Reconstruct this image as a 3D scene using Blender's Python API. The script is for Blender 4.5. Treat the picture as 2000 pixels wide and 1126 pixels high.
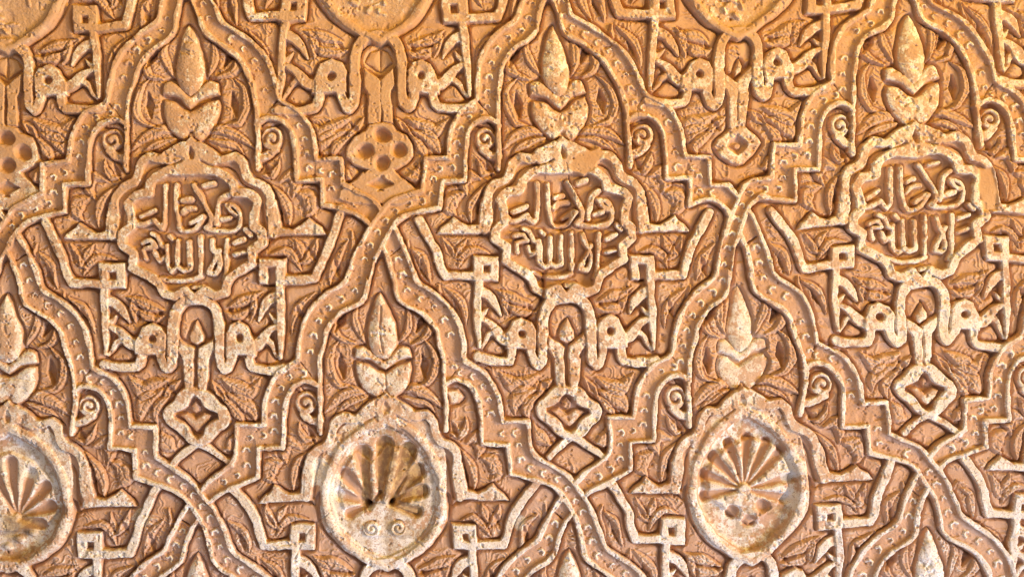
import bpy, math, random
import numpy as np
random.seed(7); rng = np.random.RandomState(11)
for o in list(bpy.data.objects): bpy.data.objects.remove(o)
scn = bpy.context.scene
R = math.radians

# ------------------------------------------------------------------ camera
SC = 0.00055                 # metres of wall per photograph pixel
FPX = 2500.0                 # focal length in photograph pixels
YAW = R(3.0)
DIST = FPX * SC
fwd = np.array([math.sin(YAW), math.cos(YAW), 0.0])
rgt = np.array([math.cos(YAW), -math.sin(YAW), 0.0])
upv = np.array([0.0, 0.0, 1.0])
WALL_Z = 1.65                # height of the picture centre above the floor
CAM = np.array([0.0, 0.0, WALL_Z]) - fwd * DIST
cd = bpy.data.cameras.new('camera'); cam = bpy.data.objects.new('camera', cd)
scn.collection.objects.link(cam)
cam.location = CAM; cam.rotation_euler = (R(90), 0, -YAW)
cd.sensor_width = 36.0; cd.lens = 36.0 * FPX / 2000.0
cd.clip_start = 0.05; cd.clip_end = 50
scn.camera = cam

# ------------------------------------------------------------------ light
w = bpy.data.worlds.new('World'); scn.world = w; w.use_nodes = True
bg = w.node_tree.nodes['Background']
bg.inputs[0].default_value = (1.0, 0.88, 0.82, 1); bg.inputs[1].default_value = 0.16

def area(name, loc, target, size, size_y, power, col):
    ld = bpy.data.lights.new(name, 'AREA'); ld.shape = 'RECTANGLE'
    ld.size = size; ld.size_y = size_y; ld.energy = power; ld.color = col
    o = bpy.data.objects.new(name, ld); scn.collection.objects.link(o)
    o.location = loc
    d = np.array(target) - np.array(loc)
    from mathutils import Vector
    o.rotation_euler = Vector(d).to_track_quat('-Z', 'Y').to_euler()
    return o
# plain daylight from the open courtyard on the right; the two spread lamps
# are added, aimed to tint the wall warm at top and cool below
area('daylight_from_courtyard', (3.3, -1.55, WALL_Z - 0.45), (0.1, 0, WALL_Z - 0.1), 1.2, 1.2, 5, (1.0, 0.94, 0.97))
o = area('added_warm_lamp_upper_right', (3.2, -1.75, WALL_Z + 0.55), (0.05, 0, WALL_Z + 0.46), 0.8, 0.8, 11.5, (1.0, 0.58, 0.05)); o.data.spread = R(40)
o = area('added_cool_lamp_lower_right', (3.2, -1.75, WALL_Z - 1.0), (0.05, 0, WALL_Z - 0.55), 0.8, 0.8, 9.5, (0.80, 0.80, 1.0)); o.data.spread = R(44)
# two unseen soft lamps, added to strengthen the warm-to-cool gradient
area('added_warm_lamp_above', (0.3, -0.8, WALL_Z + 1.0), (0.1, 0, WALL_Z + 0.25), 2.4, 0.7, 13.5, (1.0, 0.57, 0.07))
area('added_cool_lamp_below', (0.3, -0.8, WALL_Z - 1.05), (0.1, 0, WALL_Z - 0.3), 2.4, 0.7, 10.5, (0.78, 0.80, 1.0))
scn.view_settings.view_transform = 'Standard'; scn.view_settings.look = 'None'
scn.view_settings.gamma = 1.0; scn.view_settings.use_curve_mapping = False
scn.view_settings.exposure = -0.2
scn.render.engine = 'CYCLES'

# ------------------------------------------------------------------ carving grid (pixel units on the wall plane)
FINE = 1.5
def axis(lo, hi, mlo, mhi, step, cstep):
    a = np.arange(lo, hi + 1e-6, step)
    def ramp(edge, end, sgn):
        out = []; p = edge; s = step
        while (end - p) * sgn > 0:
            s = min(s * 1.12, cstep); p = p + sgn * s; out.append(p)
        return out
    return np.array(sorted(ramp(lo, mlo, -1)) + list(a) + ramp(hi, mhi, 1))
xs = axis(-24, 2024, -420, 2420, FINE, 9.0)
ys = axis(-24, 1150, -330, 1456, FINE, 9.0)
NX, NY = len(xs), len(ys)
GX, GY = np.meshgrid(xs, ys)

def vnoise(X, Y, s, seed):
    r = np.random.RandomState(seed); T = r.rand(257, 257) * 2 - 1
    x = X / s + 1000.3; y = Y / s + 1000.7
    xi = np.floor(x).astype(int); yi = np.floor(y).astype(int)
    fx = x - xi; fy = y - yi
    fx = fx * fx * fx * (fx * (fx * 6 - 15) + 10); fy = fy * fy * fy * (fy * (fy * 6 - 15) + 10)
    xi %= 256; yi %= 256
    return (T[yi, xi] * (1 - fx) + T[yi, xi + 1] * fx) * (1 - fy) + (T[yi + 1, xi] * (1 - fx) + T[yi + 1, xi + 1] * fx) * fy

XW = GX + 1.7 * vnoise(GX, GY, 30, 1) + 0.55 * vnoise(GX, GY, 9, 2)
YW = GY + 1.7 * vnoise(GX, GY, 30, 3) + 0.55 * vnoise(GX, GY, 9, 4)
WN = 1.3 * vnoise(GX, GY, 22, 5) + 0.6 * vnoise(GX, GY, 6, 6)      # stroke width wobble

H = 4.0 + 2.2 * vnoise(GX, GY, 60, 7) + 1.6 * vnoise(GX, GY, 22, 8)
LAB = np.zeros((NY, NX), np.int32)
LIME = np.zeros((NY, NX)); STAIN = np.zeros((NY, NX)); PATCH = np.zeros((NY, NX))

# ------------------------------------------------------------------ parts register
PARTS = [dict(name='recessed_ground', parent=None, label=None)]
def part(name, parent=None, label=None):
    PARTS.append(dict(name=name, parent=parent, label=label)); return len(PARTS) - 1

OUTER = part('outlying_carving')      # what goes on beyond the picture's edge
def win(x0, x1, y0, y1):
    i0 = max(0, np.searchsorted(xs, x0) - 1); i1 = min(NX, np.searchsorted(xs, x1) + 1)
    j0 = max(0, np.searchsorted(ys, y0) - 1); j1 = min(NY, np.searchsorted(ys, y1) + 1)
    if i1 - i0 < 2 or j1 - j0 < 2: return None
    return slice(j0, j1), slice(i0, i1)

def smooth(pts, n=5, corner=52):
    P = np.array(pts, float)
    if len(P) < 3: return P
    out = [P[0]]
    def tang(i):
        if i == 0: return P[1] - P[0]
        if i == len(P) - 1: return P[-1] - P[-2]
        return (P[i + 1] - P[i - 1]) * .5
    def is_corner(i):
        if i in (0, len(P) - 1): return False
        a = P[i] - P[i - 1]; b = P[i + 1] - P[i]
        c = (a @ b) / (np.linalg.norm(a) * np.linalg.norm(b) + 1e-9)
        return math.degrees(math.acos(max(-1, min(1, c)))) > corner
    for i in range(len(P) - 1):
        L = np.linalg.norm(P[i + 1] - P[i])
        t0 = P[i + 1] - P[i] if is_corner(i) else tang(i)
        t1 = P[i + 1] - P[i] if is_corner(i + 1) else tang(i + 1)
        t0 = t0 * min(1, L / (np.linalg.norm(t0) + 1e-9)); t1 = t1 * min(1, L / (np.linalg.norm(t1) + 1e-9))
        m = max(1, min(n, int(L / 7)))
        for k in range(1, m + 1):
            t = k / m; t2 = t * t; t3 = t2 * t
            out.append((2*t3-3*t2+1)*P[i] + (t3-2*t2+t)*t0 + (-2*t3+3*t2)*P[i+1] + (t3-t2)*t1)
    return np.array(out)

def put(sl, h, pid, mode='max', lime=None):
    Hs = H[sl]
    if mode == 'max':
        m = h > Hs
        Hs[m] = h[m]
        LAB[sl][m] = OUTER if pid is None else pid
    return

def sstep(t):
    t = np.clip(t, 0, 1); return t * t * (3 - 2 * t)

def rib(pts, wd, top, pid, e=3.8, sm=True, taper=None, dome=0.0, corner=52, floor=-3.0, pw=None):
    """raised strip along a path; taper = (start, end) width factors"""
    P = smooth(pts, corner=corner) if sm else np.array(pts, float)
    n = len(P) - 1
    if n < 1: return
    hw = wd * .5; reach = hw + e * .5 + 5
    if taper is not None: reach = hw * max(1, max(taper)) + e * .5 + 5
    for i in range(n):
        a, b = P[i], P[i + 1]
        sl = win(min(a[0], b[0]) - reach, max(a[0], b[0]) + reach, min(a[1], b[1]) - reach, max(a[1], b[1]) + reach)
        if sl is None: continue
        X = XW[sl] - a[0]; Y = YW[sl] - a[1]; d = b - a; L2 = d @ d + 1e-9
        t = np.clip((X * d[0] + Y * d[1]) / L2, 0, 1)
        dist = np.hypot(X - t * d[0], Y - t * d[1])
        ww = hw + (WN[sl] if pw is None else WN[sl] * pw)
        if taper is not None:
            s = (i + t) / n
            if len(taper) == 2: f = taper[0] + (taper[1] - taper[0]) * s
            else: f = np.where(s < .5, taper[0] + (taper[1] - taper[0]) * s * 2, taper[1] + (taper[2] - taper[1]) * (s * 2 - 1))
            ww = (hw * f) + WN[sl] * .6
        f = sstep((ww + e * .5 - dist) / e)
        h = floor + (top - floor) * f
        if dome: h = h + dome * np.clip(1 - (dist / (hw + 1e-6)) ** 2, 0, 1)
        h = np.where(f > 0, h, -99)
        put(sl, h, pid)

def sdf_poly(P, sl):
    X = XW[sl]; Y = YW[sl]; n = len(P)
    dm = np.full(X.shape, 1e9); ins = np.zeros(X.shape, bool)
    for i in range(n):
        a = P[i]; b = P[(i + 1) % n]; d = b - a; L2 = d @ d + 1e-9
        px = X - a[0]; py = Y - a[1]
        t = np.clip((px * d[0] + py * d[1]) / L2, 0, 1)
        dm = np.minimum(dm, np.hypot(px - t * d[0], py - t * d[1]))
        if a[1] != b[1]:
            c = ((a[1] > Y) != (b[1] > Y)) & (X < (b[0] - a[0]) * (Y - a[1]) / (b[1] - a[1]) + a[0])
            ins ^= c
    return np.where(ins, -dm, dm)

def closed(pts, n=5, corner=52):
    P = list(map(tuple, pts)); k = 3
    Q = P[-k:] + P + P[:k + 1]
    S = smooth(Q, n, corner)
    # cut the wrapped ends away
    d0 = np.abs(S - np.array(P[0])).sum(1); i0 = int(np.argmin(d0[:len(S) // 2])); i1 = len(S) // 2 + int(np.argmin(d0[len(S) // 2:]))
    return S[i0:i1]

def poly(pts, top, pid, e=5.0, dome=0.0, dr=20.0, sm=False, floor=-3.0, mode='max', corner=52):
    P = closed(pts, corner=corner) if sm else np.array(pts, float)
    m = e + 6
    sl = win(P[:, 0].min() - m, P[:, 0].max() + m, P[:, 1].min() - m, P[:, 1].max() + m)
    if sl is None: return
    s = sdf_poly(P, sl) - WN[sl] * .8
    f = sstep((e * .5 - s) / e)
    h = floor + (top - floor) * f
    if dome: h = h + dome * (1 - (1 - np.clip(-s / dr, 0, 1)) ** 2)
    if mode == 'max':
        put(sl, np.where(f > 0, h, -99), pid)
    elif mode == 'replace':            # lays a level surface over whatever is there
        mk = s < 0
        H[sl][mk] = top
        LAB[sl][mk] = OUTER if pid is None else pid
    elif mode == 'carve':              # top = floor level of the recess
        f2 = sstep((e * .5 - s) / e)
        Hs = H[sl]; Hs[:] = np.where(f2 > 0, np.minimum(Hs, Hs + (top - Hs) * f2), Hs)
        if pid is not None: LAB[sl][s < 0] = pid
    elif mode == 'dig':                # digs by 'top'
        H[sl] -= top * f
        if pid is not None: LAB[sl][s < 0] = pid

def dig(pts, wd, depth, e=5.0, sm=True, taper=None, pid=None):
    """groove along a path"""
    P = smooth(pts) if sm else np.array(pts, float)
    n = len(P) - 1; hw = wd * .5; mx = max(taper) if taper else 1
    rch = hw * mx + e + 4
    sl = win(P[:, 0].min() - rch, P[:, 0].max() + rch, P[:, 1].min() - rch, P[:, 1].max() + rch)
    if sl is None: return
    best = np.zeros(XW[sl].shape)
    for i in range(n):
        a, b = P[i], P[i + 1]; d = b - a; L2 = d @ d + 1e-9
        X = XW[sl] - a[0]; Y = YW[sl] - a[1]
        t = np.clip((X * d[0] + Y * d[1]) / L2, 0, 1)
        dist = np.hypot(X - t * d[0], Y - t * d[1])
        ww = hw
        if taper is not None:
            s = (i + t) / n
            ww = hw * (taper[0] + (taper[-1] - taper[0]) * s) if len(taper) == 2 else hw * np.where(s < .5, taper[0] + (taper[1] - taper[0]) * s * 2, taper[1] + (taper[2] - taper[1]) * (s * 2 - 1))
        best = np.maximum(best, sstep((ww + e * .5 - dist) / e))
    H[sl] -= depth * best
    if pid is not None: LAB[sl][best > .5] = pid

def tint(arr, pts, val, e=10.0):
    P = np.array(pts, float)
    sl = win(P[:, 0].min() - e, P[:, 0].max() + e, P[:, 1].min() - e, P[:, 1].max() + e)
    if sl is None: return
    s = sdf_poly(P, sl) + 5 * vnoise(GX[sl], GY[sl], 12, 31)
    arr[sl] = np.maximum(arr[sl], val * sstep((e * .5 - s) / e))

# ------------------------------------------------------------------ where each repeat of the pattern stands
TP = dict(p1=(0, -467), p2=(80, -402), p3=(171, -252), p4=(290, -138), p5=(155, -182), p6=(128, -125), p7=(0, -187),
          p8=(0, -405), p9=(250, 6), p10=(0, 0), p11=(157, 84), p12=(0, 128), p13=(86, 208), p14=(55, 266),
          p15=(0, 358), p16=(10, 522), p17=(283, -17), p18=(170, 232))
class Half:
    def __init__(self, side, ctrl):
        self.side = side
        src = np.array([TP[k] for k in ctrl], float); src[:, 0] *= side
        dst = np.array([ctrl[k] for k in ctrl], float)
        n = len(src)
        def U(r2): return np.where(r2 > 0, r2 * np.log(r2 + 1e-12), 0) * 1e-4
        K = U(((src[:, None] - src[None]) ** 2).sum(2)) + np.eye(n) * 0.05
        Pm = np.hstack([np.ones((n, 1)), src]); A = np.zeros((n + 3, n + 3))
        A[:n, :n] = K; A[:n, n:] = Pm; A[n:, :n] = Pm.T
        self.W = np.linalg.solve(A, np.vstack([dst, np.zeros((3, 2))])); self.src = src; self.U = U
    def __call__(self, pts):
        P = np.array(pts, float).reshape(-1, 2).copy(); P[:, 0] *= self.side
        K = self.U(((P[:, None] - self.src[None]) ** 2).sum(2))
        return np.hstack([K, np.ones((len(P), 1)), P]) @ self.W

def default_ctrl(cx, cy, side, sx=1.0, keys=None):
    return {k: (cx + side * TP[k][0] * sx, cy + TP[k][1]) for k in (keys or TP)}

class Cell:
    def __init__(self, cid, cx, cy, kind, ax=None, left=None, right=None, sx=1.0, **kw):
        self.id = cid; self.cx = cx; self.cy = cy; self.kind = kind; self.kw = kw
        ax = ax or {}
        self.h = {}
        for s, c in ((-1, left), (1, right)):
            d = default_ctrl(cx, cy, s, sx, [k for k in TP if not c or k in ('p1', 'p7', 'p8', 'p10', 'p12', 'p15', 'p16')])
            d.update(ax); d.update(c or {})
            self.h[s] = Half(s, d)
    def both(self, pts):
        """a symmetric outline given for the right half, from top to bottom"""
        a = self.h[1](pts); b = self.h[-1](pts)[::-1]
        return np.vstack([a, b])

CELLS = {}
def cell(*a, **k): c = Cell(*a, **k); CELLS[c.id] = c; return c
cell('A', 375, 455, 'text', dict(p1=(363, -10), p7=(372, 270), p8=(368, 47), p10=(375, 455), p12=(381, 582), p15=(381, 812), p16=(408, 980)),
     dict(p2=(302, 45), p3=(208, 202), p4=(84, 319), p5=(219, 272), p6=(247, 328), p9=(123, 462), p11=(218, 538), p13=(297, 663), p14=(328, 720), p17=(90, 438), p18=(204, 685)),
     dict(p2=(437, 46), p3=(543, 197), p4=(667, 311), p5=(529, 270), p6=(503, 328), p9=(636, 451), p11=(530, 528), p13=(467, 660), p14=(436, 722), p17=(664, 414), p18=(550, 692)))
cell('B', 1102, 447, 'text', dict(p1=(1074, -8), p7=(1098, 270), p8=(1080, 48), p10=(1102, 446), p12=(1107, 578), p15=(1108, 804), p16=(1147, 968)),
     dict(p2=(1003, 42), p3=(933, 199), p4=(833, 310), p5=(950, 270), p6=(973, 327), p9=(853, 450), p11=(950, 524), p13=(1018, 652), p14=(1054, 715), p17=(820, 435), p18=(933, 670)),
     dict(p2=(1120, 34), p3=(1263, 189), p4=(1385, 306), p5=(1253, 263), p6=(1231, 322), p9=(1347, 445), p11=(1255, 522), p13=(1192, 645), p14=(1163, 716), p17=(1383, 422), p18=(1278, 674)))
cell('C', 1792, 414, 'text', dict(p1=(1766, -22), p7=(1787, 240), p8=(1775, 28), p10=(1792, 414), p12=(1800, 548), p15=(1808, 763), p16=(1836, 914)),
     dict(p2=(1692, 23), p3=(1627, 164), p4=(1512, 281), p5=(1643, 245), p6=(1665, 297), p9=(1558, 445), p11=(1646, 500), p13=(1718, 620), p14=(1757, 672), p17=(1510, 418), p18=(1633, 640)),
     dict(p2=(1823, 8), p3=(1947, 163), p4=(2060, 270), p5=(1933, 232), p6=(1914, 283), p9=(2032, 416), p11=(1946, 482), p13=(1885, 612), p14=(1847, 668), p17=(2066, 395), p18=(1968, 652)))
cell('L', 17, 972, 'shell_l', dict(p1=(11, 498), p7=(16, 785), p8=(12, 572), p10=(17, 974)), None,
     dict(p2=(88, 567), p3=(180, 720), p4=(302, 833), p5=(173, 792), p6=(140, 845), p9=(267, 983), p11=(175, 1064), p17=(303, 957)))
cell('M', 752, 957, 'shell_m', dict(p1=(745, 488), p7=(754, 770), p8=(743, 572), p10=(752, 957), p12=(755, 1096)),
     dict(p2=(670, 553), p3=(582, 708), p4=(462, 830), p5=(600, 786), p6=(625, 843), p9=(507, 976), p11=(589, 1047), p17=(460, 963), p13=(668, 1170), p14=(700, 1225), p18=(580, 1195)),
     dict(p2=(820, 555), p3=(907, 708), p4=(1032, 823), p5=(893, 780), p6=(872, 835), p9=(993, 973), p11=(908, 1047), p17=(1043, 950), p13=(842, 1165), p14=(810, 1220), p18=(925, 1190)))
cell('N', 1457, 935, 'rose_n', dict(p1=(1443, 463), p7=(1449, 757), p8=(1440, 552), p10=(1457, 936), p12=(1468, 1084)),
     dict(p2=(1395, 542), p3=(1312, 695), p4=(1190, 816), p5=(1322, 775), p6=(1347, 830), p9=(1231, 958), p11=(1313, 1038), p17=(1197, 950), p13=(1385, 1155), p14=(1420, 1205), p18=(1300, 1175)),
     dict(p2=(1517, 540), p3=(1597, 675), p4=(1733, 787), p5=(1606, 750), p6=(1563, 807), p9=(1707, 932), p11=(1622, 1008), p17=(1737, 907), p13=(1550, 1135), p14=(1520, 1195), p18=(1640, 1145)))
cell('O', 2135, 910, 'text', dict(p1=(2118, 440)), dict(p2=(2078, 510), p3=(1997, 658), p4=(1884, 779), p5=(2008, 740), p6=(2032, 790), p9=(1927, 913), p11=(2000, 990), p17=(1888, 902), p13=(2062, 1100), p14=(2090, 1155), p18=(1975, 1125)), None)
cell('T0', 8, -58, 'plain', dict(p12=(13, 84), p15=(12, 297), p16=(14, 440)), None,
     dict(p11=(166, 38), p13=(94, 155), p14=(63, 217), p17=(285, -70), p18=(195, 185), p9=(252, -52), p2=(88, -460), p3=(179, -310), p4=(298, -196), p5=(163, -240), p6=(136, -183)))
cell('T1', 738, -75, 'plain', dict(p12=(741, 66), p15=(748, 292), p16=(738, 425)),
     dict(p11=(572, 12), p13=(647, 148), p14=(684, 212), p17=(452, -85), p18=(545, 185), p9=(488, -68), p2=(658, -478), p3=(567, -328), p4=(448, -212), p5=(583, -258), p6=(610, -200)),
     dict(p11=(887, 17), p13=(823, 147), p14=(793, 210), p17=(1020, -88), p18=(920, 182), p9=(985, -70), p2=(818, -478), p3=(909, -328), p4=(1028, -212), p5=(893, -258), p6=(866, -200)))
cell('T2', 1437, -82, 'plain', dict(p12=(1440, 60), p15=(1440, 280), p16=(1449, 412)),
     dict(p11=(1295, 10), p13=(1368, 145), p14=(1397, 207), p17=(1160, -95), p18=(1268, 170), p9=(1190, -75), p2=(1358, -485), p3=(1267, -335), p4=(1150, -220), p5=(1284, -264), p6=(1310, -206)),
     dict(p11=(1600, 2), p13=(1517, 122), p14=(1490, 190), p17=(1712, -105), p18=(1612, 146), p9=(1685, -85), p2=(1517, -485), p3=(1608, -335), p4=(1726, -220), p5=(1592, -264), p6=(1566, -206)))
cell('T3', 2110, -105, 'plain', dict(p12=(2112, 30), p15=(2112, 252), p16=(2120, 390)),
     dict(p11=(1958, -20), p13=(2030, 105), p14=(2057, 170), p17=(1835, -130), p18=(1957, 130), p9=(1868, -105), p2=(2032, -507), p3=(1941, -357), p4=(1822, -243), p5=(1957, -287), p6=(1984, -230)), None)
cell('A2', 392, 1485, 'text', dict(p1=(388, 1019), p8=(390, 1082)), dict(p2=(318, 1076)), dict(p2=(460, 1082)))
cell('B2', 1122, 1478, 'text', dict(p1=(1118, 1008), p8=(1116, 1072)), dict(p2=(1046, 1055)), dict(p2=(1187, 1072)))
cell('C2', 1822, 1430, 'text', dict(p1=(1813, 960), p8=(1815, 1033)), dict(p2=(1752, 1020)), dict(p2=(1882, 1010)))
cell('Z', -345, 455, 'text'); cell('Z2', -340, 1490, 'text')
for c in ('A2', 'B2', 'C2'):
    C = CELLS[c]
    for s in (-1, 1):
        base = default_ctrl(C.cx, C.cy, s)
        base['p1'] = {'A2': (388, 1019), 'B2': (1118, 1008), 'C2': (1813, 960)}[c]
        base['p8'] = {'A2': (384, 1078), 'B2': (1112, 1072), 'C2': (1812, 1030)}[c]
        base['p2'] = {('A2', -1): (318, 1076), ('A2', 1): (460, 1082), ('B2', -1): (1046, 1058), ('B2', 1): (1187, 1072), ('C2', -1): (1752, 1022), ('C2', 1): (1882, 1010)}[(c, s)]
        C.h[s] = Half(s, base)
NEXT = {('Z', 1): ('L', 1), ('A', -1): ('L', -1), ('A', 1): ('M', 1), ('B', -1): ('M', -1), ('B', 1): ('N', 1), ('C', -1): ('N', -1), ('C', 1): ('O', 1),
        ('L', 1): ('A2', 1), ('M', -1): ('A2', -1), ('M', 1): ('B2', 1), ('N', -1): ('B2', -1), ('N', 1): ('C2', 1), ('O', -1): ('C2', -1), ('L', -1): ('Z2', -1),
        ('T0', 1): ('A', 1), ('T1', -1): ('A', -1), ('T1', 1): ('B', 1), ('T2', -1): ('B', -1), ('T2', 1): ('C', 1), ('T3', -1): ('C', -1)}

# ------------------------------------------------------------------ low leaf carving in the ground of the fields
NAMES = {'A': 'under the first inscription medallion', 'B': '', 'C': ''}
def lens(m, c, ang, a, b, depth=9, rim=True):
    c = m([c])[0]; ang = R(ang) * m.side
    d = np.array([math.cos(ang), math.sin(ang) * m.side]); nrm = np.array([-d[1], d[0]])
    dig([c - d * a, c, c + d * a], b * 2, depth, e=5, taper=(.1, 1, .1))

def leaf(m, pts, wd, top=9.0, vein=True, name='leaf', hatch=0):
    p = part(name)
    P = m(pts)
    rib(P, wd * 1.2, top * .45 + 6.0, p, e=wd * .4, taper=(.25, 1, .15), floor=-2)
    INCISE.append((smooth(P), wd * 1.25))
    return p

def feather(P, ln, pid, step=6.5, side=None, hh=4.0):
    S = smooth(P); 
    seg = np.hypot(*np.diff(S, axis=0).T); L = np.concatenate([[0], np.cumsum(seg)])
    for s in np.arange(step, L[-1] - 2, step):
        i = min(np.searchsorted(L, s), len(S) - 1); a = S[i - 1]; b = S[i]; t = (b - a) / (np.linalg.norm(b - a) + 1e-9)
        n = np.array([-t[1], t[0]])
        for sg in ((1, -1) if side is None else (side,)):
            if random.random() < .3: continue
            q = b + n * sg * 2; f = .6 + .4 * math.sin(math.pi * s / L[-1])
            f *= random.uniform(.55, 1.2); cv = random.uniform(.1, 1.0)
            c = [q, q + (n * sg * .55 + t * .25 * cv) * ln * f, q + (n * sg * .85 + t * cv) * ln * f]
            ridge(c, random.uniform(1.7, 3.0), hh * random.uniform(.5, 1.2), pid)

def ridge(pts, wd, hh, pid=None):
    """adds a thin raised line on top of what is there, ground only"""
    P = smooth(pts, 3); n = len(P) - 1; rch = wd + 5
    sl = win(P[:, 0].min() - rch, P[:, 0].max() + rch, P[:, 1].min() - rch, P[:, 1].max() + rch)
    if sl is None: return
    best = np.zeros(XW[sl].shape)
    for i in range(n):
        a, b = P[i], P[i + 1]; d = b - a; L2 = d @ d + 1e-9
        X = XW[sl] - a[0]; Y = YW[sl] - a[1]
        t = np.clip((X * d[0] + Y * d[1]) / L2, 0, 1)
        best = np.maximum(best, sstep((wd - np.hypot(X - t * d[0], Y - t * d[1])) / wd))
    RID[sl] = np.maximum(RID[sl], hh * best)
INCISE = []
RID = np.zeros((NY, NX))
LENS_LATER = []
FEATHER_LATER = []
LEAVES = [  # path, width, top, feather length
    ([(18, -190), (52, -200), (92, -186), (124, -160)], 17, 10, 0),
    ([(30, -186), (60, -178), (85, -168), (104, -150)], 11, 8, 0),
    ([(62, -205), (92, -212), (108, -240), (106, -275), (86, -298)], 13, 11, 0),
    ([(60, -296), (88, -306), (104, -332), (100, -360), (80, -372)], 14, 11, 0),
    ([(34, -300), (52, -325), (58, -352), (48, -378)], 12, 8, 0),
    ([(140, -112), (158, -108), (168, -128), (172, -146)], 11, 13, 0),
    ([(152, -88), (174, -66), (184, -36), (184, -6)], 13, 12, 0),
    ([(168, -100), (192, -110), (200, -90), (192, -66)], 20, 9, 0),
    ([(200, -70), (222, -62), (228, -40), (216, -24)], 22, 9, 0),
    ([(236, 20), (228, 38), (216, 60), (200, 70)], 14, 9, 0),
    ([(196, 22), (204, 40), (212, 60)], 12, 8, 0),
    ([(150, 52), (178, 46), (198, 58), (210, 84)], 13, 10, 0),
    ([(296, 40), (276, 60), (266, 92), (262, 112)], 14, 10, 0),
    ([(304, 20), (310, 52), (298, 92), (286, 118)], 13, 8, 0),
    ([(236, 124), (208, 146), (194, 176), (190, 200)], 14, 10, 0),
    ([(246, 118), (242, 150), (222, 186), (206, 214)], 13, 8, 0),
    ([(66, 148), (92, 142), (116, 134), (134, 124)], 17, 11, 0),
    ([(60, 160), (80, 168), (104, 160), (120, 146)], 17, 11, 0),
    ([(124, 128), (118, 150), (112, 176)], 14, 10, 0),
    ([(56, 286), (84, 300), (104, 312), (128, 282)], 22, 10, 0),
    ([(66, 312), (92, 326), (108, 344), (112, 366)], 24, 10, 0),
    ([(52, 318), (72, 338), (84, 362), (80, 384)], 15, 11, 0),
    ([(30, 288), (44, 304), (62, 324)], 13, 10, 0),
    ([(52, 420), (66, 412), (74, 398), (76, 384)], 22, 12, 0),
    ([(150, 280), (168, 276), (196, 292), (214, 310)], 13, 9, 0),
]
FEATHERS = [([(30, -200), (62, -232), (70, -262), (62, -290)], 16), ([(40, -300), (70, -330), (72, -372)], 14), ([(100, -170), (118, -200), (116, -240)], 12),
            ([(26, -320), (40, -350), (44, -380)], 9), ([(50, -182), (80, -192), (116, -172)], 12), ([(104, -300), (112, -270), (112, -230)], 9),
            ([(176, -96), (198, -92), (224, -60)], 20), ([(196, -120), (190, -96), (200, -70)], 14), ([(206, -58), (222, -44), (236, -30)], 13),
            ([(240, 24), (212, 34), (180, 34)], 14), ([(166, 30), (190, 40), (214, 66)], 12),
            ([(296, 26), (284, 60), (274, 104)], 10), ([(228, 128), (206, 156), (196, 190)], 10), ([(244, 132), (232, 170), (212, 206)], 9),
            ([(64, 140), (90, 152), (118, 150)], 14), ([(128, 118), (124, 150), (116, 178)], 12), ([(150, 122), (146, 140), (138, 156)], 9),
            ([(54, 290), (84, 312), (112, 356)], 17), ([(72, 286), (100, 296), (126, 288)], 15), ([(60, 330), (80, 350), (90, 380)], 12),
            ([(40, 440), (56, 430), (74, 410)], 12), ([(150, 284), (176, 286), (204, 306)], 10)]
LENSES = [((86, -248), 82, 24, 8, 17), ((84, -338), 118, 24, 8, 17), ((147, -120), 70, 17, 5, 10), ((166, -32), 80, 24, 7, 12), ((226, 48), 60, 15, 5, 8), ((276, 82), 75, 20, 6, 10),
          ((208, 164), 65, 18, 6, 10), ((70, 196 - 40), 60, 9, 4, 6), ((110, 162), 80, 10, 4, 6), ((48, 308), 55, 14, 5, 8)]
DRAWN = ['T0', 'T1', 'T2', 'T3', 'Z', 'A', 'B', 'C', 'L', 'M', 'N', 'O', 'Z2', 'A2', 'B2', 'C2']
def inview(P, m=60):
    return (P[:, 0].max() > -m) and (P[:, 0].min() < 2000 + m) and (P[:, 1].max() > -m) and (P[:, 1].min() < 1126 + m)
for cid in DRAWN:
    C = CELLS[cid]
    for s in (-1, 1):
        m = C.h[s]
        for pts, wd, top, fl in LEAVES:
            j = [(u + random.uniform(-3, 3), v + random.uniform(-3, 3)) for u, v in pts]
            if inview(m(j)): leaf(m, j, wd * random.uniform(1.0, 1.35), top + random.uniform(0, 3))
            else: rib(m(j), wd, top, 0, e=wd * .75, taper=(.25, 1, .15), floor=-2)
        for pts, ln in FEATHERS:
            j = m([(u + random.uniform(-4, 4), v + random.uniform(-4, 4)) for u, v in pts])
            if inview(j): FEATHER_LATER.append((j, ln * random.uniform(.8, 1.15)))
        for L_ in (LENSES if cid != 'O' else ()): LENS_LATER.append((m, L_))

# ------------------------------------------------------------------ interlaced bands
OUT_A = [(45, -470), (62, -437), (74, -408), (88, -396), (112, -381), (139, -358), (159, -326), (168, -292), (171, -256)]
OUT_S = [(171, -256), (188, -246), (210, -234), (227, -211), (237, -185), (241, -140), (290, -138), (289, -80), (320, -62)]
OUT_N = [(-21, -551), (5, -523), (24, -501), (45, -470)]
INN_A = [(14, -455), (27, -420), (34, -390), (50, -373), (86, -350), (110, -323), (120, -292), (127, -262), (130, -205), (128, -122)]
INN_S = [(128, -210), (150, -221), (178, -213), (196, -188), (201, -150), (201, -97), (248, -96), (248, -42), (272, -32)]
INN_N = [(-58, -532), (-28, -513), (-5, -482), (14, -455)]
RW, RT, CH = 11.0, 24.5, 16.0
def resamp(P, n):
    P = np.array(P, float); d = np.concatenate([[0], np.cumsum(np.hypot(*np.diff(P, axis=0).T))])
    t = np.linspace(0, d[-1], n); return np.stack([np.interp(t, d, P[:, 0]), np.interp(t, d, P[:, 1])], 1)

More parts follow.
